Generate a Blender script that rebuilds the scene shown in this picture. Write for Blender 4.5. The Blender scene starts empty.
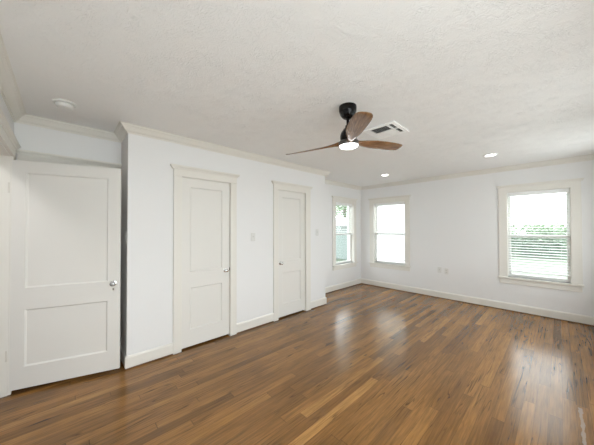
import bpy, bmesh, math, random
from mathutils import Vector, Matrix
random.seed(7)
S = bpy.context.scene
C = S.collection
PI = math.pi

# ------------------------------------------------------------------ camera
cam_d = bpy.data.cameras.new('camera')
cam = bpy.data.objects.new('camera', cam_d); C.objects.link(cam)
YAW, PITCH, ROLL, FPX, CY = .8142, .0136, -.0023, 247.76, 224.94
Fv = Vector((-math.sin(YAW)*math.cos(PITCH), math.cos(YAW)*math.cos(PITCH), math.sin(PITCH)))
Rv = Vector((math.cos(YAW), math.sin(YAW), 0)); Uv = Rv.cross(Fv)
c_, s_ = math.cos(ROLL), math.sin(ROLL)
R2 = c_*Rv + s_*Uv; U2 = -s_*Rv + c_*Uv
M = Matrix((R2, U2, -Fv)).transposed().to_4x4()
M.translation = Vector((0, 0, 1.4))
cam.matrix_world = M
cam_d.sensor_fit = 'HORIZONTAL'; cam_d.sensor_width = 36
cam_d.lens = 36*FPX/594
cam_d.shift_y = (CY-222.5)/594
cam_d.clip_start = .02
S.camera = cam

# ------------------------------------------------------------------ world and light
SKY = 6.5
w = bpy.data.worlds.new('sky'); S.world = w; w.use_nodes = True
nt = w.node_tree; nt.nodes.clear()
bg = nt.nodes.new('ShaderNodeBackground'); wo = nt.nodes.new('ShaderNodeOutputWorld')
bg.inputs['Color'].default_value = (.945, .972, 1, 1); bg.inputs['Strength'].default_value = SKY
nt.links.new(bg.outputs[0], wo.inputs[0])
S.view_settings.view_transform = 'Standard'; S.view_settings.look = 'None'
S.view_settings.exposure = 0.0; S.view_settings.gamma = 1.0
S.view_settings.use_curve_mapping = False
S.cycles.use_denoising = True; S.cycles.denoising_prefilter = 'ACCURATE'
S.cycles.max_bounces = 14; S.cycles.diffuse_bounces = 9; S.cycles.transparent_max_bounces = 24
S.cycles.sample_clamp_indirect = 8

hl = bpy.data.lights.new('added_hall_light', 'AREA'); hl.shape = 'DISK'; hl.size = .35; hl.energy = 9; hl.color = (1, .99, .97)  # unseen lamp added in the hall to brighten the open door
ho = bpy.data.objects.new('added_hall_light', hl); C.objects.link(ho); ho.location = (-2.35, -.8, 2.42)

def portal(loc, rot, sx, sy):
    l = bpy.data.lights.new('daylight_portal', 'AREA'); l.shape = 'RECTANGLE'; l.size = sx; l.size_y = sy
    l.cycles.is_portal = True
    o = bpy.data.objects.new('daylight_portal', l); C.objects.link(o); o.location = loc; o.rotation_euler = rot

# ------------------------------------------------------------------ materials
def mat(name, col=(.8, .8, .8), rough=.5, metal=0., spec=.5, emit=None, estr=0., coat=0.):
    m = bpy.data.materials.new(name); m.use_nodes = True
    b = m.node_tree.nodes['Principled BSDF']
    b.inputs['Base Color'].default_value = (*col, 1); b.inputs['Roughness'].default_value = rough
    b.inputs['Metallic'].default_value = metal; b.inputs['Specular IOR Level'].default_value = spec
    b.inputs['Coat Weight'].default_value = coat
    if emit:
        b.inputs['Emission Color'].default_value = (*emit, 1); b.inputs['Emission Strength'].default_value = estr
    return m

class NG:                                    # tiny node-graph helper
    def __init__(s, m):
        s.t = m.node_tree; s.b = s.t.nodes['Principled BSDF']
    def n(s, typ, **kw):
        o = s.t.nodes.new(typ)
        for k, v in kw.items(): setattr(o, k, v)
        return o
    def l(s, a, b): s.t.links.new(a, b)
    def put(s, sock, v):
        if hasattr(v, 'links'): s.l(v, sock)
        else: sock.default_value = v
    def math(s, op, a, b=0., c=0.):
        o = s.n('ShaderNodeMath', operation=op)
        s.put(o.inputs[0], a); s.put(o.inputs[1], b); s.put(o.inputs[2], c)
        return o.outputs[0]
    def xyz(s, a, b, c=0.):
        o = s.n('ShaderNodeCombineXYZ')
        for i, v in enumerate((a, b, c)): s.put(o.inputs[i], v)
        return o.outputs[0]
    def noise(s, vec, scale=1., detail=2., rough=.5, dist=0.):
        o = s.n('ShaderNodeTexNoise'); s.put(o.inputs['Vector'], vec)
        o.inputs['Scale'].default_value = scale; o.inputs['Detail'].default_value = detail
        o.inputs['Roughness'].default_value = rough; o.inputs['Distortion'].default_value = dist
        return o.outputs['Fac']
    def ramp(s, fac, stops):
        o = s.n('ShaderNodeValToRGB'); s.put(o.inputs[0], fac)
        e = o.color_ramp.elements
        while len(e) < len(stops): e.new(.5)
        for x, (p, c) in zip(e, stops):
            x.position = p; x.color = (*c, 1) if len(c) == 3 else c
        return o.outputs[0]
    def mix(s, fac, a, b, mode='MIX'):
        o = s.n('ShaderNodeMix', data_type='RGBA', blend_type=mode)
        s.put(o.inputs[0], fac)
        for q, v in ((o.inputs[6], a), (o.inputs[7], b)):
            if hasattr(v, 'links'): s.l(v, q)
            else: q.default_value = (*v, 1)
        return o.outputs[2]
    def bump(s, h, strength, dist):
        o = s.n('ShaderNodeBump'); s.put(o.inputs['Height'], h)
        o.inputs['Strength'].default_value = strength; o.inputs['Distance'].default_value = dist
        s.l(o.outputs[0], s.b.inputs['Normal'])
    def obj(s):
        o = s.n('ShaderNodeTexCoord'); return o.outputs['Object']
    def sep(s, v):
        o = s.n('ShaderNodeSeparateXYZ'); s.put(o.inputs[0], v); return o.outputs

M_wall = mat('wall_paint', (.79, .79, .795), .55, spec=.3)
g = NG(M_wall); g.bump(g.noise(g.obj(), 60, 3), .06, .004)
M_trim = mat('trim_paint', (.755, .735, .69), .38, spec=.4)
M_door = mat('door_paint', (.745, .73, .70), .38, spec=.4)
M_ceil = mat('textured_ceiling_paint', (.86, .86, .86), .7, spec=.2)
g = NG(M_ceil); P = g.obj()
wv = g.n('ShaderNodeVectorMath', operation='SCALE'); nn = g.n('ShaderNodeTexNoise'); g.l(P, nn.inputs['Vector']); nn.inputs['Scale'].default_value = 14; nn.inputs['Detail'].default_value = 2
g.l(nn.outputs['Color'], wv.inputs[0]); wv.inputs['Scale'].default_value = .16
av = g.n('ShaderNodeVectorMath', operation='ADD'); g.l(P, av.inputs[0]); g.l(wv.outputs[0], av.inputs[1])
n1 = g.noise(av.outputs[0], 40, 3, .55, .6)
ridge = g.math('SUBTRACT', 1., g.math('MULTIPLY', g.math('ABSOLUTE', g.math('SUBTRACT', n1, .5)), 6.))
ridge = g.math('MAXIMUM', ridge, 0.)
big = g.noise(P, 7, 2)
h = g.math('MULTIPLY', ridge, g.math('MULTIPLY_ADD', big, 1.6, -.35))
g.bump(h, .6, .006)

# oak floor: strips along Y, every board with its own tone and grain
M_floor = mat('stained_oak_floor', (.2, .1, .05), .25, spec=.2, coat=.35)
M_floor.node_tree.nodes['Principled BSDF'].inputs['Coat Roughness'].default_value = .18
g = NG(M_floor); P = g.obj(); x, y, z = g.sep(P)
PW = .072
xr = g.math('DIVIDE', x, PW); row = g.math('FLOOR', xr)
wn = g.n('ShaderNodeTexWhiteNoise', noise_dimensions='1D'); g.l(row, wn.inputs['W'])
ln = g.math('MULTIPLY_ADD', wn.outputs['Value'], .8, 1.1)
yl = g.math('ADD', g.math('DIVIDE', y, ln), g.math('MULTIPLY', wn.outputs['Value'], 17.3))
col_ = g.math('FLOOR', yl)
wn2 = g.n('ShaderNodeTexWhiteNoise', noise_dimensions='2D'); g.l(g.xyz(row, col_), wn2.inputs['Vector'])
bid = wn2.outputs['Value']
off = g.math('MULTIPLY', bid, 91.)
gv = g.xyz(g.math('MULTIPLY_ADD', x, 1., off), g.math('MULTIPLY', y, .05), off)
fine = g.noise(gv, 75, 5, .65, .3)
gv2 = g.xyz(g.math('ADD', x, off), g.math('MULTIPLY', y, .045), off)
swirl = g.noise(gv2, 13, 3, .55, .5)
knot = g.math('MAXIMUM', g.math('MULTIPLY_ADD', g.noise(g.xyz(g.math('ADD', x, off), g.math('MULTIPLY', y, .3), off), 5, 2), 5., -2.), .22)
cath = g.math('FRACT', g.math('MULTIPLY', swirl, 7.))
cath = g.math('SUBTRACT', 1., g.math('MULTIPLY', g.math('ABSOLUTE', g.math('SUBTRACT', cath, .5)), 8.))
cath = g.math('MAXIMUM', cath, 0.)
bcol = g.ramp(bid, [(0., (.125, .060, .018)), (.25, (.178, .087, .026)), (.7, (.215, .107, .032)), (.92, (.25, .125, .036)), (1., (.32, .168, .055))])
cgr = g.mix(g.math('MULTIPLY', g.math('SUBTRACT', fine, .34), 2.5), bcol, g.mix(1., bcol, (1.9, 1.85, 1.8), 'MULTIPLY'))
cdk = g.mix(g.math('MINIMUM', g.math('MULTIPLY', g.math('MULTIPLY', cath, knot), g.math('MULTIPLY', fine, 1.8)), .95), cgr, g.mix(1., bcol, (.28, .25, .23), 'MULTIPLY'))
blot = g.noise(g.xyz(x, g.math('MULTIPLY', y, .35)), 2.6, 3)
cbl = g.mix(g.math('MULTIPLY', g.math('SUBTRACT', .54, blot), 3.), cdk, g.mix(1., cdk, (.55, .53, .52), 'MULTIPLY'))
# seams
fx = g.math('ABSOLUTE', g.math('SUBTRACT', g.math('FRACT', xr), .5))
fy = g.math('ABSOLUTE', g.math('SUBTRACT', g.math('FRACT', yl), .5))
seam = g.math('MAXIMUM', g.math('GREATER_THAN', fx, .487), g.math('GREATER_THAN', fy, .4985))
# a pale streak along one board near the right of the room
sx = g.math('MULTIPLY_ADD', g.noise(g.xyz(0., y), 4, 1), .03, .082)
pale_streak = g.math('MULTIPLY', g.math('LESS_THAN', g.math('ABSOLUTE', g.math('SUBTRACT', x, sx)), g.math('MULTIPLY_ADD', g.noise(g.xyz(x, y), 14, 2), .03, -.006)),
              g.math('MULTIPLY', g.math('LESS_THAN', y, 2.93), g.math('GREATER_THAN', y, 2.3)))
cs = g.mix(g.math('MULTIPLY', pale_streak, .55), cbl, (.42, .38, .34))
cf = g.mix(g.math('MULTIPLY', seam, .6), cs, (.045, .02, .01))
g.l(cf, g.b.inputs['Base Color'])
rn = g.noise(P, 3.5, 3)
g.l(g.math('MULTIPLY_ADD', rn, .14, .16), g.b.inputs['Roughness'])
hh = g.math('SUBTRACT', g.math('MULTIPLY', fine, .25), g.math('ADD', seam, g.math('MULTIPLY', cath, .5)))
g.bump(hh, .05, .002)

M_shoe = mat('stained_shoe_strip', (.17, .085, .04), .4)
M_dark = mat('duct_shade', (.02, .02, .02), .9)
M_black = mat('black_gloss_metal', (.006, .006, .007), .15, spec=.25)
M_bronze = mat('dark_motor_ring', (.10, .09, .085), .3, metal=.6)
M_chrome = mat('chrome', (.62, .61, .60), .18, metal=1.)
M_hinge = mat('painted_hinge', (.66, .63, .58), .4)
M_plate = mat('white_plastic', (.70, .70, .685), .35)
M_plateg = mat('shaded_plastic_toggle', (.62, .62, .60), .35)
M_vent = mat('white_vent_enamel', (.93, .93, .93), .3)
M_glassknob = mat('clear_glass_knob', (.42, .43, .44), .1, spec=.8, metal=.6)
M_lamp = mat('lit_diffuser', (.9, .9, .9), .4, emit=(1, .98, .95), estr=9.)
M_can = mat('lit_downlight_lens', (.9, .9, .9), .4, emit=(1, .98, .94), estr=9.)
M_blind = mat('white_vinyl_blind', (.86, .87, .87), .4)
M_wand = mat('grey_wand', (.45, .46, .46), .3)
M_sash = mat('white_window_sash', (.82, .82, .80), .4)

# walnut fan blade, grain along local radius stored in generated coords
M_walnut = mat('walnut_blade', (.2, .1, .05), .22, spec=.5)
g = NG(M_walnut); P = g.obj(); x, y, z = g.sep(P)
rr = g.math('SQRT', g.math('ADD', g.math('MULTIPLY', x, x), g.math('MULTIPLY', y, y)))
th = g.math('ARCTAN2', y, x)
fn = g.noise(g.xyz(g.math('MULTIPLY', rr, 2.), g.math('MULTIPLY', th, 14.)), 4, 4, .6, .4)
g.l(g.ramp(fn, [(.25, (.08, .034, .014)), (.5, (.21, .105, .048)), (.75, (.37, .21, .105))]), g.b.inputs['Base Color'])

M_glass = bpy.data.materials.new('window_glass'); M_glass.use_nodes = True
t = M_glass.node_tree; t.nodes.clear()
o = t.nodes.new('ShaderNodeOutputMaterial'); mx = t.nodes.new('ShaderNodeMixShader'); tr = t.nodes.new('ShaderNodeBsdfTransparent')
gl = t.nodes.new('ShaderNodeBsdfGlossy'); lw = t.nodes.new('ShaderNodeLayerWeight'); lw.inputs['Blend'].default_value = .5
pw = t.nodes.new('ShaderNodeMath'); pw.operation = 'POWER'; pw.inputs[1].default_value = 5; t.links.new(lw.outputs['Facing'], pw.inputs[0])
fr = t.nodes.new('ShaderNodeMath'); fr.operation = 'MULTIPLY_ADD'; fr.inputs[1].default_value = .9; fr.inputs[2].default_value = .03; t.links.new(pw.outputs[0], fr.inputs[0])
gl.inputs['Roughness'].default_value = .0; tr.inputs['Color'].default_value = (.96, .98, .97, 1)
t.links.new(fr.outputs[0], mx.inputs[0]); t.links.new(tr.outputs[0], mx.inputs[1]); t.links.new(gl.outputs[0], mx.inputs[2]); t.links.new(mx.outputs[0], o.inputs[0])

def leafmat(name, a, b):
    m = mat(name, a, .6); g = NG(m)
    g.l(g.ramp(g.noise(g.obj(), 3., 3), [(.35, a), (.65, b)]), g.b.inputs['Base Color']); return m
M_bounce = mat('pale_bounce_paving', (.85, .84, .82), .8)  # near-white so the added paving bounces neutral light indoors
M_lawn = leafmat('lawn_grass', (.085, .11, .075), (.10, .13, .09))
M_hedge = leafmat('hedge_leaves', (.10, .15, .105), (.17, .235, .165))
M_tree = leafmat('tree_leaves', (.22, .30, .19), (.32, .42, .28))
M_bark = mat('bark', (.12, .08, .05), .9)
M_siding = mat('white_siding', (.82, .84, .84), .6)
g = NG(M_siding); x, y, z = g.sep(g.obj()); g.bump(g.math('FRACT', g.math('DIVIDE', z, .16)), .5, .02)
M_roof = mat('grey_roof_shingles', (.25, .25, .26), .9)
M_pale = mat('pale_green_shed_paint', (.19, .225, .215), .7)

# ------------------------------------------------------------------ mesh helpers
class MB:
    def __init__(s): s.bm = bmesh.new()
    def box(s, a, b, mtx=None):
        x0, y0, z0 = [min(p, q) for p, q in zip(a, b)]; x1, y1, z1 = [max(p, q) for p, q in zip(a, b)]
        v = [Vector(p) for p in ((x0,y0,z0),(x1,y0,z0),(x1,y1,z0),(x0,y1,z0),(x0,y0,z1),(x1,y0,z1),(x1,y1,z1),(x0,y1,z1))]
        if mtx: v = [mtx @ p for p in v]
        v = [s.bm.verts.new(p) for p in v]
        for f in ((3,2,1,0),(4,5,6,7),(0,1,5,4),(1,2,6,5),(2,3,7,6),(3,0,4,7)): s.bm.faces.new([v[i] for i in f])
        return s
    def poly(s, pts): s.bm.faces.new([s.bm.verts.new(p) for p in pts]); return s
    def loft(s, rings, cap=True, closed=True):
        R = [[s.bm.verts.new(p) for p in r] for r in rings]
        n = len(R[0])
        for a, b in zip(R, R[1:]):
            for i in range(n if closed else n-1):
                j = (i+1) % n
                s.bm.faces.new((a[i], a[j], b[j], b[i]))
        if cap:
            s.bm.faces.new(R[0][::-1]); s.bm.faces.new(R[-1])
        return s
    def lathe(s, prof, mtx=None, seg=32):      # profile (r, z); r=0 allowed at the ends
        rings = []
        for r, z in prof:
            r = max(r, 1e-4)
            ring = [Vector((r*math.cos(2*PI*i/seg), r*math.sin(2*PI*i/seg), z)) for i in range(seg)]
            rings.append([mtx @ p for p in ring] if mtx else ring)
        return s.loft(rings)
    def build(s, name, m, parent=None, smooth=False, bevel=0.):
        bmesh.ops.recalc_face_normals(s.bm, faces=s.bm.faces)
        me = bpy.data.meshes.new(name); s.bm.to_mesh(me); s.bm.free()
        me.materials.append(m)
        o = bpy.data.objects.new(name, me); C.objects.link(o)
        if smooth:
            for p in me.polygons: p.use_smooth = True
            e = o.modifiers.new('split', 'EDGE_SPLIT'); e.split_angle = math.radians(38)
        if bevel:
            b = o.modifiers.new('bevel', 'BEVEL'); b.width = bevel; b.segments = 2; b.limit_method = 'ANGLE'
        if parent:
            o.parent = parent; o.matrix_parent_inverse = parent.matrix_basis.inverted()
        return o

def tag(o, label=None, cat=None, group=None, kind=None):
    if label: o['label'] = label
    if cat: o['category'] = cat
    if group: o['group'] = group
    if kind: o['kind'] = kind
    return o
def empty(name, loc, rz=0., **kw):
    o = bpy.data.objects.new(name, None); C.objects.link(o); o.location = loc; o.rotation_euler.z = rz
    o.empty_display_size = .1
    return tag(o, **kw)
def struct(o, label, cat): return tag(o, label, cat, kind='structure')

# ------------------------------------------------------------------ room dimensions
H = 2.44
XL, XR, XB, XE = -3.466, .62, -2.975, -3.37      # far-left wall, right wall, closet front, recess wall
YN, YF, Y0, Y1 = -.33, 5.498, .47, 3.525         # near wall, far wall, closet box ends
DH = 1.995; DTOP = 2.117

def wall(name, axis, pos, thick, a0, a1, z0, z1, holes, m=M_wall):
    """wall slab; axis 'x' runs along x at y=pos..pos+thick; holes (a0,a1,z0,z1)"""
    mb = MB(); cuts = sorted({a0, a1, *[h[0] for h in holes], *[h[1] for h in holes]})
    def bx(p, q, u, v):
        if q-p < 1e-6 or v-u < 1e-6: return
        if axis == 'x': mb.box((p, pos, u), (q, pos+thick, v))
        else: mb.box((pos, p, u), (pos+thick, q, v))
    for p, q in zip(cuts, cuts[1:]):
        hs = [h for h in holes if h[0] <= p+1e-6 and h[1] >= q-1e-6]
        if not hs: bx(p, q, z0, z1)
        else: bx(p, q, z0, hs[0][2]); bx(p, q, hs[0][3], z1)
    return mb.build(name, m)

WZ0, WZ1 = .571, 2.0
W1 = (4.461, 5.170); W2 = (-3.098, -2.346); W3 = (-.613, .116)
T = .14
fl = MB().box((XL-T, YN-1.6, -.1), (XR+T, YF+T, 0)).build('floor', M_floor)
struct(fl, 'glossy stained oak strip floor', 'floor')
ce = MB().box((XL-T, YN-1.6, H), (XR+T, YF+T, H+.1)).build('ceiling', M_ceil)
struct(ce, 'white hand-textured ceiling', 'ceiling')
RW = [(-.3, 1.45, .06, 2.35), (2.2, 3.3, .6, 2.1), (3.8, 4.95, .65, 2.2)]    # unseen windows added beside the camera to let in more daylight
struct(wall('wall_left', 'y', XL, -T, YN-T, YF+T, 0, H, [(*W1, WZ0, WZ1)]), 'white wall holding the leftmost window past the closets', 'wall')
struct(wall('wall_far', 'x', YF, T, XL, XR+T, 0, H, [(*W2, WZ0, WZ1), (*W3, WZ0, WZ1)]), 'long white wall with two windows', 'wall')
struct(wall('wall_right', 'y', XR, T, YN-T, YF, 0, H, [tuple(r) for r in RW]), 'white wall beside the camera', 'wall')
HX = (-3.2, -2.42); HZ = 2.02
struct(wall('wall_near', 'x', YN, -.12, XL, XR, 0, H, [(*HX, 0, HZ)]), 'white wall with the doorway at the far left', 'wall')
struct(wall('wall_recess', 'y', XE, XL-XE, YN, Y0+.1, 0, H, []), 'short white wall behind the open door', 'wall')
D1 = (.987, 1.595); D2 = (2.400, 3.000)
struct(wall('wall_closet', 'y', XB, -.1, Y0, Y1, 0, H, [(*D1, 0, DH+.005), (*D2, 0, DH+.005)]), 'white closet front wall with two doors', 'wall')
struct(wall('wall_closet_side', 'x', Y0, .1, XE, XB-.1, 0, H, []), 'narrow side of the closet beside the open door', 'wall')
struct(wall('wall_closet_end', 'x', Y1, -.1, XL, XB-.1, 0, H, []), 'end of the closet nearest the windows', 'wall')
hb = MB().box((XL-T, YN-1.6, 0), (XR+T, YN-1.5, H)).box((XL-T, YN-1.5, 0), (XL, YN-.13, H)).box((-1.6, YN-1.5, 0), (-1.5, YN-.12, H)).build('wall_hall', M_wall)
struct(hb, 'hallway walls beyond the doorway', 'wall')

# ------------------------------------------------------------------ crown, baseboard sweeps
def sweep(mb, prof, p0, p1, n, s0, s1):
    """profile (d,z) carried from p0 to p1; n = inward normal; s = +1 inside corner, -1 outside, 0 square"""
    p0, p1, n = Vector((*p0, 0)), Vector((*p1, 0)), Vector((*n, 0)); t = (p1-p0).normalized()
    a = [p0+n*d+t*(s0*d)+Vector((0, 0, z)) for d, z in prof]
    b = [p1+n*d-t*(s1*d)+Vector((0, 0, z)) for d, z in prof]
    return mb.loft([a, b])
CROWN = [(0, 2.364), (.010, 2.364), (.012, 2.374), (.024, 2.380), (.036, 2.390), (.046, 2.404), (.056, 2.418), (.066, 2.424), (.070, 2.428), (.071, 2.434), (.082, 2.4395), (0, 2.4395)]
BASE = [(0, .014), (.015, .014), (.015, .112), (.011, .122), (.008, .128), (0, .130)]
SHOE = [(0, .0), (.008, .0), (.008, .014), (0, .014)]
runs = [('near', (XR, YN), (XE, YN), (0, 1), 1, 1, 'above the doorway'), ('recess', (XE, YN), (XE, Y0), (1, 0), 1, 1, 'in the recess above the open door'),
        ('closet_side', (XE, Y0), (XB, Y0), (0, -1), 1, -1, 'on the narrow closet side'), ('closet', (XB, Y0), (XB, Y1), (1, 0), -1, -1, 'along the top of the closet front'),
        ('closet_end', (XB, Y1), (XL, Y1), (0, 1), -1, 1, 'on the closet end'), ('left', (XL, Y1), (XL, YF), (1, 0), 1, 1, 'above the leftmost window'),
        ('far', (XL, YF), (XR, YF), (0, -1), 1, 1, 'along the wall of two windows'), ('right', (XR, YF), (XR, YN), (-1, 0), 1, 1, 'beside the camera')]
tn = 1
for nm, p0, p1, n, s0, s1, lb in runs:
    struct(sweep(MB(), CROWN, p0, p1, n, s0, s1).build('trim_%d' % tn, M_trim), 'cream crown moulding '+lb, 'crown moulding'); tn += 1
CW = .09                                          # door casing width
gaps = {'closet': [(D1[0]-CW, D1[1]+CW), (D2[0]-CW, D2[1]+CW+.03)], 'near': [(HX[0]-CW, HX[1]+CW)], 'recess': [(YN, Y0-.02)]}
for nm, p0, p1, n, s0, s1, lb in runs:
    if nm == 'recess': continue
    ax = 0 if abs(p1[0]-p0[0]) > 1e-6 else 1
    segs = []; a, b = p0[ax], p1[ax]; sg = 1 if b > a else -1
    cuts = sorted(gaps.get(nm, []), key=lambda q: sg*q[0]); cur = a; c0 = s0
    for g0, g1 in cuts:
        q0, q1 = (g0, g1) if sg > 0 else (g1, g0)
        if sg*(q0-cur) > .01: segs.append((cur, q0, c0, 0))
        cur, c0 = q1, 0
    if sg*(b-cur) > .01: segs.append((cur, b, c0, s1))
    mb, ms = MB(), MB()
    for u, v, e0, e1 in segs:
        P0 = (u, p0[1]) if ax == 0 else (p0[0], u); P1 = (v, p0[1]) if ax == 0 else (p0[0], v)
        sweep(mb, BASE, P0, P1, n, e0, e1); sweep(ms, SHOE, P0, P1, n, e0, e1)
    bo = struct(mb.build('baseboard_'+nm, M_trim if nm != 'closet' else M_trim), 'white baseboard '+{'closet': 'along the closet front', 'far': 'under the two windows'}.get(nm, lb), 'baseboard')
    ms.build('shoe_strip', M_shoe, bo)

# ------------------------------------------------------------------ doors and casings
# local door frame: u along the door, v = out of the visible face, z up
def door_leaf(wd, z0, z1, panels, th=.035):
    mb = MB(); bm = mb.bm
    for side in (1, -1):
        V = lambda u, z, d: bm.verts.new((u, (-d) if side > 0 else (-th+d), z))
        us = [0, panels[0][0], panels[0][1], wd]; zs = [z0]
        for p in panels: zs += [p[2], p[3]]
        zs.append(z1)
        for i in range(3):
            for j in range(len(zs)-1):
                u0, u1, a, b = us[i], us[i+1], zs[j], zs[j+1]
                if i == 1 and j % 2 == 1:
                    rings = []
                    for ins, d in ((0, 0), (.002, .004), (.010, .011), (.012, .012)):
                        rings.append([V(u0+ins, a+ins, d), V(u1-ins, a+ins, d), V(u1-ins, b-ins, d), V(u0+ins, b-ins, d)])
                    for r, s in zip(rings, rings[1:]):
                        for k in range(4):
                            bm.faces.new((r[k], r[(k+1) % 4], s[(k+1) % 4], s[k]))
                    bm.faces.new(rings[-1])
                else:
                    bm.faces.new([V(u0, a, 0), V(u1, a, 0), V(u1, b, 0), V(u0, b, 0)])
    for a, b in (((0, z0), (0, z1)), ((0, z1), (wd, z1)), ((wd, z1), (wd, z0)), ((wd, z0), (0, z0))):
        mb.poly([(a[0], 0, a[1]), (b[0], 0, b[1]), (b[0], -th, b[1]), (a[0], -th, a[1])])
    bmesh.ops.remove_doubles(bm, verts=bm.verts, dist=1e-5)
    return mb
ROTY = Matrix.Rotation(-PI/2, 4, 'X')            # lathe z axis -> +y (out of the face)

def make_door(n, origin, ang, wd, hinge_left, label, keyhole=False, knob_z=.86, hz=(.33, 1.75), zb=.022):
    """origin: the u=0 end on the visible face; ang: direction of u; visible face towards local +y"""
    d = empty('door_%d' % n, (*origin, 0), ang, label=label, cat='door', kind='structure')
    B = d.matrix_basis if False else (Matrix.Translation((*origin, 0)) @ Matrix.Rotation(ang, 4, 'Z'))
    pn = [(.10, wd-.10, .215, .703), (.10, wd-.10, .89, 1.888)]
    def put(o): o.matrix_parent_inverse = Matrix(); return o
    put(door_leaf(wd, zb, 1.992, pn).build('leaf', M_door, d))
    ku = wd-.055 if hinge_left else .055
    mk = Matrix.Translation((ku, 0, knob_z)) @ ROTY
    put(MB().lathe([(0, -.001), (.027, -.001), (.027, .003), (.020, .006), (0, .006)], mk).build('rosette', M_chrome, d, smooth=True))
    kn = put(MB().lathe([(0, .004), (.009, .004), (.008, .022), (.014, .026), (.021, .033), (.023, .042), (.020, .050), (.011, .055), (0, .056)], mk, 24).build('knob', M_glassknob if keyhole else M_chrome, d, smooth=True))
    if keyhole:
        kh = put(MB().lathe([(0, -.001), (.009, -.001), (.008, .003), (0, .003)], Matrix.Translation((ku, 0, knob_z-.055)) @ ROTY, 16).build('keyhole_plate', M_chrome, d, smooth=True))
        put(MB().box((ku-.003, .002, knob_z-.066), (ku+.003, .004, knob_z-.048)).build('keyhole', M_black, d))
    for z in hz:
        hu = -.004 if hinge_left else wd+.004
        put(MB().lathe([(0, -.045), (.006, -.045), (.006, .045), (0, .045)], Matrix.Translation((hu, .004, z)), 12).build('hinge', M_hinge, d, smooth=True))
    return d

def casing(nm, P, ud, nd, a0, a1, label, ztop=DH, zcap=DTOP, lw=CW, rw=CW, hd=.016, jamb=.1):
    """door casing on a wall: P(u,d,z) maps to world"""
    t = empty(nm, P((a0+a1)/2, 0, 0), label=label, cat='door casing', kind='structure')
    def bx(mb, u0, u1, d0, d1, z0, z1):
        mb.box(P(u0, d0, z0), P(u1, d1, z1))
    m = MB(); bx(m, a0-lw, a0, 0, .020, 0, ztop); m.build('side_casing', M_trim, t, bevel=.003)
    m = MB(); bx(m, a1, a1+rw, 0, .020, 0, ztop); m.build('side_casing', M_trim, t, bevel=.003)
    m = MB(); bx(m, a0-lw-.004, a1+rw+.004, 0, .024, ztop, ztop+.008); bx(m, a0-lw, a1+rw, 0, .021, ztop+.008, zcap-.04); m.build('header', M_trim, t, bevel=.002)
    # cap: a small crown that grows outwards
    prof = [(.021, zcap-.042), (.026, zcap-.040), (.030, zcap-.028), (.044, zcap-.014), (.046, zcap-.003), (.046, zcap)]
    m = MB(); rings = []
    for d, z in prof:
        e = d-.010
        rings.append([P(a0-lw-e, 0, z), P(a1+rw+e, 0, z), P(a1+rw+e, d, z), P(a0-lw-e, d, z)])
    m.loft([[Vector(p) for p in r] for r in rings]); m.build('cap', M_trim, t)
    m = MB(); bx(m, a0-.001, a0+.002, -jamb, .0, 0, ztop); bx(m, a1-.002, a1+.001, -jamb, .0, 0, ztop); bx(m, a0+.002, a1-.002, -jamb, 0, ztop-.004, ztop+.003); m.build('jamb', M_trim, t)
    return t
Pc = lambda u, d, z: (XB+d, u, z)
struct_c = casing('trim_%d' % tn, Pc, 0, 0, *D1, 'cream casing with crown cap around the closet door near the open door'); tn += 1
casing('trim_%d' % tn, Pc, 0, 0, *D2, 'cream casing with crown cap around the closet door nearest the windows', rw=.115); tn += 1
Pn = lambda u, d, z: (u, YN+d, z)
casing('trim_%d' % tn, Pn, 0, 0, *HX, 'cream casing around the doorway at the far left', ztop=HZ, zcap=2.142, jamb=.12); tn += 1
Pr = lambda u, d, z: (XE+d, u, z)
casing('trim_%d' % tn, Pr, 0, 0, -.215, .365, 'cream casing with cap on the wall behind the open door', jamb=.01); tn += 1
# closet doors: u runs +y; visible face +x.  local +x -> +y, local +y -> -x, so mirror by running u along -y
make_door(1, (XB-.010, D1[1]-.003), -PI/2, D1[1]-D1[0]-.006, False, 'cream two-panel closet door hinged at its left, in the casing nearer the open door', hz=(.30, 1.72))
make_door(2, (XB-.010, D2[1]-.003), -PI/2, D2[1]-D2[0]-.006, True, 'cream two-panel closet door with its knob at left, nearest the windows', hz=(.28, 1.72))
h0 = Vector((-3.2032, -.3324)); h1 = Vector((-2.9805, .4131)); dv = (h1-h0)
# the open door: u from free end to hinge so that the visible face looks into the room
make_door(3, (h1.x, h1.y), math.atan2(-dv.y, -dv.x), dv.length, False, 'wide cream two-panel door standing open at the far left', keyhole=True, knob_z=.868, hz=(.33, 1.75), zb=.032)
m = MB().box((XB-.02, D1[1]-.004, .85), (XB+.001, D1[1]+.006, .888)); lk = m.build('latch', M_black, bpy.data.objects['door_1'])
# the closed door behind the open one
bk = MB().box((XE-.001, -.215, .01), (XE+.006, .365, DH)); struct(bk.build('door_4', M_door), 'closed door in the recess, hidden behind the open door', 'door')

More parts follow.
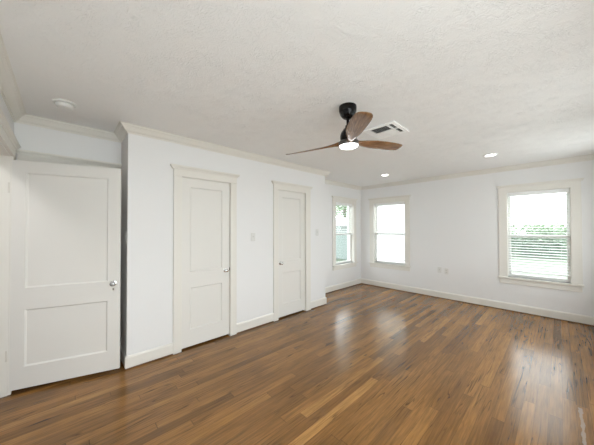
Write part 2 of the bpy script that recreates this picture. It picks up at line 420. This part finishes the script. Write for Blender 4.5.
# ------------------------------------------------------------------ windows
def window(n, P, a0, a1, z0, z1, label, lw=.108, rw=.108, blind=True, wd=T, detail=True):
    """P(u,d,z): u along the wall, d into the room (negative = outwards)"""
    t = empty('window_%d' % n, P((a0+a1)/2, 0, z0), label=label, cat='window', kind='structure')
    def bx(mb, u0, u1, d0, d1, zz0, zz1): mb.box(P(u0, d0, zz0), P(u1, d1, zz1)); return mb
    for u0, u1 in ((a0-lw, a0), (a1, a1+rw)): bx(MB(), u0, u1, 0, .018, z0-.0, z1).build('side_casing', M_trim, t, bevel=.002)
    bx(MB(), a0-lw, a1+rw, 0, .019, z1, z1+.085).build('head_casing', M_trim, t, bevel=.002)
    m = MB(); rings = []
    for d, z in ((.021, z1+.085), (.026, z1+.087), (.032, z1+.100), (.040, z1+.108), (.042, z1+.12)):
        e = d-.012; rings.append([Vector(P(a0-lw-e, 0, z)), Vector(P(a1+rw+e, 0, z)), Vector(P(a1+rw+e, d, z)), Vector(P(a0-lw-e, d, z))])
    m.loft(rings).build('cap', M_trim, t)
    m = MB(); bx(m, a0-lw-.012, a1+rw+.012, 0, .045, z0-.026, z0); bx(m, a0, a1, -wd, 0, z0-.026, z0); m.build('sill', M_trim, t, bevel=.003)
    bx(MB(), a0-lw+.005, a1+rw-.005, 0, .016, z0-.112, z0-.026).build('apron', M_trim, t, bevel=.002)
    m = MB(); e = .004
    bx(m, a0, a0+e, -wd, 0, z0, z1); bx(m, a1-e, a1, -wd, 0, z0, z1); bx(m, a0, a1, -wd, 0, z1-e, z1); m.build('jamb', M_trim, t)
    zm = (z0+z1)/2-.02
    for nm, za, zb, d in (('upper_sash', zm-.015, z1-.004, -wd+.01), ('lower_sash', z0, zm+.018, -wd+.045)):
        m = MB(); f = .038
        bx(m, a0+e, a0+e+f, d, d+.03, za, zb); bx(m, a1-e-f, a1-e, d, d+.03, za, zb)
        lo = f+(.008 if nm == 'lower_sash' else 0); bx(m, a0+e+f, a1-e-f, d, d+.03, za, za+lo); bx(m, a0+e+f, a1-e-f, d, d+.03, zb-f, zb)
        s = m.build(nm, M_sash, t)
        bx(MB(), a0+e+f, a1-e-f, d+.013, d+.017, za+lo, zb-f).build('pane', M_glass, s)
    return t

def blind(P, a0, a1, z0, z1, label, zbot, wand_side=0, tilt=-.15, d=-.045, pitch=.0425):
    t = empty('window_blind', P((a0+a1)/2, d, z1), label=label, cat='window blind', group='white horizontal window blinds')
    def bx(mb, u0, u1, d0, d1, zz0, zz1): mb.box(P(u0, d0, zz0), P(u1, d1, zz1)); return mb
    a0 += .010; a1 -= .010
    bx(MB(), a0, a1, d-.028, d+.030, z1-.066, z1-.006).build('head_rail', M_blind, t, bevel=.003)
    m = MB(); z = z1-.085; c = math.cos(tilt)*.024; s = math.sin(tilt)*.024
    while z > zbot+.035:
        pts = []
        for q in (-1, -.35, .35, 1):
            pts.append((d+q*c, z+q*s+(.0025 if abs(q) < .9 else 0)))
        top = [Vector(P(a0+.002, dd, zz+.0014)) for dd, zz in pts] + [Vector(P(a0+.002, dd, zz-.0014)) for dd, zz in pts[::-1]]
        bot = [Vector(P(a1-.002, dd, zz+.0014)) for dd, zz in pts] + [Vector(P(a1-.002, dd, zz-.0014)) for dd, zz in pts[::-1]]
        m.loft([top, bot]); z -= pitch
    m.build('slats', M_blind, t)
    bx(MB(), a0, a1, d-.026, d+.026, zbot, zbot+.018).build('bottom_rail', M_blind, t, bevel=.003)
    for u in (a0+.09, a1-.09):
        bx(MB(), u-.001, u+.001, d+.0264, d+.0276, zbot+.01, z1-.06).build('ladder_cord', M_blind, t)
    if wand_side:
        u = a0+.075 if wand_side < 0 else a1-.075
        m = MB(); bx(m, u-.004, u+.004, d+.034, d+.042, z1-.62, z1-.07); m.build('wand', M_wand, t)
    return t
Pl = lambda u, d, z: (XL+d, u, z)
Pf = lambda u, d, z: (u, YF-d, z)
Pw = lambda u, d, z: (XR-d, u, z)
window(1, Pl, *W1, WZ0, WZ1, 'white double-hung window on the short wall past the closets')
window(2, Pf, *W2, WZ0, WZ1, 'white double-hung window nearest the room corner')
window(3, Pf, *W3, WZ0, WZ1, 'white double-hung window at the right showing lawn and hedge')
for i, r in enumerate(RW): window(4+i, Pw, *r, 'tall window added in the unseen wall beside the camera for daylight', lw=.1, rw=.1)
blind(Pl, *W1, WZ0, WZ1, 'white blind half raised in the leftmost window past the closets', 1.24)
blind(Pf, *W2, WZ0, WZ1, 'white lowered blind in the window nearest the room corner', .665)
blind(Pf, *W3, WZ0, WZ1, 'white lowered blind with a grey wand in the window at right', .665, wand_side=-1)
portal((XL-T-.02, sum(W1)/2, (WZ0+WZ1)/2), (0, -PI/2, 0), WZ1-WZ0, W1[1]-W1[0])
for wv_ in (W2, W3): portal((sum(wv_)/2, YF+T+.02, (WZ0+WZ1)/2), (-PI/2, 0, 0), wv_[1]-wv_[0], WZ1-WZ0)
for r in RW: portal((XR+T+.02, (r[0]+r[1])/2, (r[2]+r[3])/2), (0, PI/2, 0), r[3]-r[2], r[1]-r[0])

# ------------------------------------------------------------------ ceiling fan
fc = Vector((-1.231, 1.762, H))
gx, gy = -.018, .078
axis = Vector((-gx, -gy, 1)).normalized()
fan = empty('ceiling_fan', fc, label='three-blade walnut ceiling fan with black mount and lit lamp', cat='ceiling fan')
MB().lathe([(0, 0), (.073, 0), (.075, -.015), (.072, -.045), (.062, -.075), (.046, -.095), (.030, -.106), (0, -.106)], Matrix.Translation(fc), 40).build('canopy', M_black, fan, smooth=True)
piv = fc+Vector((0, 0, -.09))
q = Vector((0, 0, 1)).rotation_difference(axis).to_matrix().to_4x4()
RT = Matrix.Translation(Vector((-1.228, 1.768, 2.130))) @ q        # rotor frame: origin in the blade plane
top = RT.inverted() @ piv
MB().lathe([(0, .10), (.0125, .10), (.0125, top.z), (0, top.z)], RT, 20).build('downrod', M_black, fan, smooth=True)
MB().lathe([(0, .145), (.022, .145), (.026, .125), (.038, .118), (.062, .085), (.070, .06), (.070, .015), (.058, .012), (0, .012)], RT, 40).build('motor_housing', M_black, fan, smooth=True)
MB().lathe([(0, .018), (.072, .018), (.084, .008), (.086, -.018), (.083, -.024), (0, -.024)], RT, 40).build('lamp_ring', M_bronze, fan, smooth=True)
MB().lathe([(0, -.022), (.078, -.022), (.078, -.028), (.072, -.038), (.055, -.045), (0, -.048)], RT, 40).build('lamp_diffuser', M_lamp, fan, smooth=True)
def blade_mesh(a):
    mb = MB(); rings = []
    #   r     chord  thick pitch  sweep
    sec = [(.045, .050, .046, .10, .0), (.085, .052, .040, .22, .0), (.125, .062, .026, .36, -.004), (.18, .088, .016, .40, -.008), (.26, .112, .011, .37, -.010),
           (.36, .122, .010, .34, -.008), (.46, .124, .009, .32, -.004), (.54, .120, .008, .30, .000), (.585, .110, .008, .29, .003), (.607, .092, .007, .29, .007), (.618, .066, .006, .29, .014), (.622, .040, .006, .29, .02)]
    ca, sa = math.cos(a), math.sin(a)
    for r, ch, th, pt, sw in sec:
        r *= 1.02
        ring = []
        for k in range(16):
            f = 2*PI*k/16
            u = ch/2*math.copysign(abs(math.cos(f))**.8, math.cos(f)); v = th/2*math.copysign(abs(math.sin(f))**.8, math.sin(f))
            t_ = sw+u*math.cos(pt)+v*math.sin(pt); z_ = -u*math.sin(pt)+v*math.cos(pt)
            ring.append(RT @ Vector((r*ca-t_*sa, r*sa+t_*ca, z_+.004)))
        rings.append(ring)
    return mb.loft(rings)
for k in range(3):
    b = blade_mesh(math.radians(73.5+120*k)).build('blade', M_walnut, None, smooth=True)
    b.data.transform(Matrix.Translation(fc).inverted())
    b.parent = fan

# ------------------------------------------------------------------ ceiling register
vx0, vx1, vy0, vy1 = -1.425, -1.085, 2.315, 2.665
v = empty('ceiling_vent', ((vx0+vx1)/2, (vy0+vy1)/2, H), label='white rectangular air register in the ceiling behind the fan', cat='vent')
banks = [(-1.362, -1.185, 2.352, 2.488, 'y'), (-1.362, -1.185, 2.506, 2.632, 'n'), (-1.166, -1.122, 2.352, 2.488, 'x'), (-1.166, -1.122, 2.506, 2.632, 'x')]
m = MB(); zf = H-.012
xs = [vx0, -1.362, -1.185, -1.166, -1.122, vx1]; ys = [vy0, 2.352, 2.488, 2.506, 2.632, vy1]
for i in range(5):
    for j in range(5):
        if i in (1, 3) and j in (1, 3): continue
        m.box((xs[i], ys[j], zf), (xs[i+1], ys[j+1], H-.001))
bmesh.ops.remove_doubles(m.bm, verts=m.bm.verts, dist=1e-5)
m.build('frame', M_vent, v)
MB().box((vx0+.02, vy0+.02, H-.0015), (vx1-.02, vy1-.02, H-.0005)).build('duct_shade_sheet', M_dark, v)  # thin dark sheet under the ceiling, colour stands for shade inside the duct
for x0, x1, y0, y1, k in banks:
    m = MB()
    if k == 'x':
        n = 4
        for i in range(n):
            x = x0+(i+.5)*(x1-x0)/n
            m.loft([[Vector((x-.009, y, H-.002)), Vector((x+.003, y, H-.012)), Vector((x+.0042, y, H-.012)), Vector((x-.0078, y, H-.002))] for y in (y0, y1)])
    else:
        n = 6 if k == 'y' else 8; sg = -1 if k == 'y' else 1
        hw = .020 if k == 'y' else .008
        for i in range(n):
            y = y0+(i+.5)*(y1-y0)/n
            m.loft([[Vector((x, y-sg*hw, H-.002)), Vector((x, y+(sg*hw*.2 if k == 'n' else 0), H-.012)), Vector((x, y+(sg*hw*.2 if k == 'n' else 0)+.0012, H-.012)), Vector((x, y-sg*hw+.0012, H-.002))] for x in (x0, x1)])
    m.build('louvers', M_vent, v)

# ------------------------------------------------------------------ recessed lights, smoke detector
def downlight(x, y, label):
    t = empty('recessed_light', (x, y, H), label=label, cat='ceiling light', group='recessed ceiling lights')
    X = Matrix.Translation((x, y, H))
    MB().lathe([(.059, -.0005), (.088, -.0005), (.088, -.004), (.080, -.008), (.062, -.007), (.059, -.004)], X, 40).build('trim_ring', M_vent, t, smooth=True)
    MB().lathe([(0, -.001), (.060, -.001), (.059, -.004), (0, -.0045)], X, 40).build('lens', M_can, t, smooth=True)
downlight(-2.334, 4.576, 'lit round recessed ceiling light nearest the room corner')
downlight(-.664, 4.428, 'lit round recessed ceiling light toward the window at right')
X = Matrix.Translation((-2.79, .0, H))
sd = empty('smoke_detector', (-2.79, .0, H), label='round white smoke detector on the ceiling above the open door', cat='smoke detector')
MB().lathe([(0, -.0005), (.074, -.0005), (.075, -.008), (.071, -.012), (0, -.012)], X, 40).build('base', M_plate, sd, smooth=True)
MB().lathe([(0, -.011), (.052, -.011), (.055, -.018), (.054, -.036), (.046, -.046), (.028, -.049), (0, -.049)], X, 40).build('cover', M_plate, sd, smooth=True)

# ------------------------------------------------------------------ switches and outlets
def plate(name, P, u, z, label, cat, kind, group, hw=.036, hh=.058):
    t = empty(name, P(u, 0, z), label=label, cat=cat, group=group)
    def bx(mb, u0, u1, d0, d1, z0, z1): mb.box(P(u0, d0, z0), P(u1, d1, z1)); return mb
    bx(MB(), u-hw, u+hw, 0, .006, z-hh, z+hh).build('plate', M_plate, t, bevel=.003)
    if kind == 'switch':
        bx(MB(), u-.006, u+.006, .005, .014, z-.002, z+.016).build('toggle', M_plateg, t, bevel=.002)
    elif kind == 'rocker':
        bx(MB(), u-.017, u+.017, .005, .009, z-.034, z+.034).build('rocker', M_plateg, t, bevel=.002)
    elif kind == 'outlet':
        for dz in (-.020, .020):
            s = bx(MB(), u-.016, u+.016, .005, .008, z+dz-.014, z+dz+.014).build('socket', M_plateg, t, bevel=.003)
            m = MB(); bx(m, u-.007, u-.005, .0078, .0085, z+dz-.003, z+dz+.006); bx(m, u+.005, u+.007, .0078, .0085, z+dz-.003, z+dz+.006); m.build('slots', M_black, s)
    else:
        mk = Matrix.Translation(P(u, .005, z)) @ Matrix.Rotation(PI/2, 4, 'X')
        MB().lathe([(0, 0), (.006, 0), (.006, .010), (0, .010)], mk, 16).build('jack', M_chrome, t, smooth=True)
    return t
plate('light_switch', Pc, 1.953, 1.279, 'white light switch on the wall between the two closet doors', 'light switch', 'switch', 'white light switches')
plate('light_switch', Pc, 3.300, 1.325, 'white light switch between the second closet door and the leftmost window', 'light switch', 'switch', 'white light switches')
plate('light_switch', lambda u, d, z: (u, Y0-d, z), -3.060, 1.314, 'white light switch on the narrow closet side beside the open door', 'light switch', 'switch', 'white light switches')
plate('wall_outlet', Pf, -1.662, .562, 'smaller white wall plate low on the window wall, left of the power outlet', 'wall outlet', 'jack', 'low wall plates')
plate('wall_outlet', Pf, -1.537, .548, 'white double power outlet low on the window wall, right of the smaller plate', 'wall outlet', 'outlet', 'low wall plates')

# ------------------------------------------------------------------ outside
GZ = -.45
pa = MB().poly([(.7, -30, GZ), (40, -30, GZ), (40, 7, GZ), (.7, 7, GZ)]).build('bounce_paving', M_bounce)  # added out of view as a reflector for the side windows
tag(pa, 'unseen pale paving added to bounce daylight onto the ceiling', 'paving', kind='structure')
gr = MB().poly([(-60, -30, GZ-.01), (60, -30, GZ-.01), (60, 80, GZ-.01), (-60, 80, GZ-.01)]).build('lawn', M_lawn)
tag(gr, 'pale green lawn outside the windows', 'lawn', kind='stuff')
def leaves(mb, centre, rad, n, size):
    for _ in range(n):
        while True:
            p = Vector([random.uniform(-1, 1) for _ in range(3)])
            if .25 < p.length < 1: break
        p = Vector((p.x*rad[0], p.y*rad[1], p.z*rad[2]))+Vector(centre)
        a = Vector([random.gauss(0, 1) for _ in range(3)]).normalized(); b = a.orthogonal().normalized()
        c = a.cross(b)
        s = size*random.uniform(.6, 1.3)
        mb.poly([p-b*s, p-c*s*.5, p+b*s, p+c*s*.5])
def tree(x, y, h, r, label, n=1500):
    t = empty('tree', (x, y, GZ), label=label, cat='tree', group='trees outside')
    MB().lathe([(.16, 0), (.12, .5*h), (.05, .85*h)], Matrix.Translation((x, y, GZ)), 10).build('trunk', M_bark, t, smooth=True)
    m = MB()
    for k in range(6):
        a = k*1.05; q = r*.55
        leaves(m, (x+q*math.cos(a), y+q*math.sin(a), GZ+h*.66+.2*r*math.sin(2.3*k)), (r*.62, r*.62, h*.27), n//6, .16)
    m.build('foliage', M_tree, t)
hd = MB()
for k in range(26):
    leaves(hd, (-9+k*.72, 22+.2*math.sin(k), GZ+.72+.06*math.sin(k*1.7)), (.62, .5, .82), 260, .12)
hd.box((-9, 21.8, GZ), (9, 22.2, GZ+1.25))
tag(hd.build('hedge', M_hedge), 'clipped green hedge across the lawn seen through the right window', 'hedge')
for x, y, h, r, lb in ((-4.8, 34, 2.5, 1.9, 'low green tree beyond the hedge, left in the right window'), (-.9, 36, 2.3, 1.9, 'low green tree beyond the hedge, middle of the right window'), (3., 33, 2.6, 1.7, 'low green tree beyond the hedge, right in the right window'),
                     (-12.4, 17.2, 6.5, 3.0, 'leafy green tree seen through the leftmost window')):
    tree(x, y, h, r, lb, 3200 if r > 2.5 else 1500)
nb = empty('neighbouring_house', (-4.2, 9.0, GZ), label='white sided house close outside the corner windows', cat='house')
MB().box((-6.35, 9.0, GZ), (-2.15, 14, 2.9)).build('walls', M_siding, nb)
MB().loft([[Vector((-6.7, y, 2.9)), Vector((-1.8, y, 2.9)), Vector((-4.25, y, 4.6))] for y in (8.7, 14.3)]).build('roof', M_roof, nb)
sh = empty('shed', (-9, 12.5, GZ), label='pale grey-green shed behind the tree at the leftmost window', cat='shed')
MB().box((-10.6, 12.2, GZ), (-6.9, 15, 1.55)).build('walls', M_pale, sh)
MB().loft([[Vector((x, 12.0, 1.55)), Vector((x, 15.2, 1.55)), Vector((x, 13.6, 2.1))] for x in (-10.8, -6.7)]).build('roof', M_roof, sh)
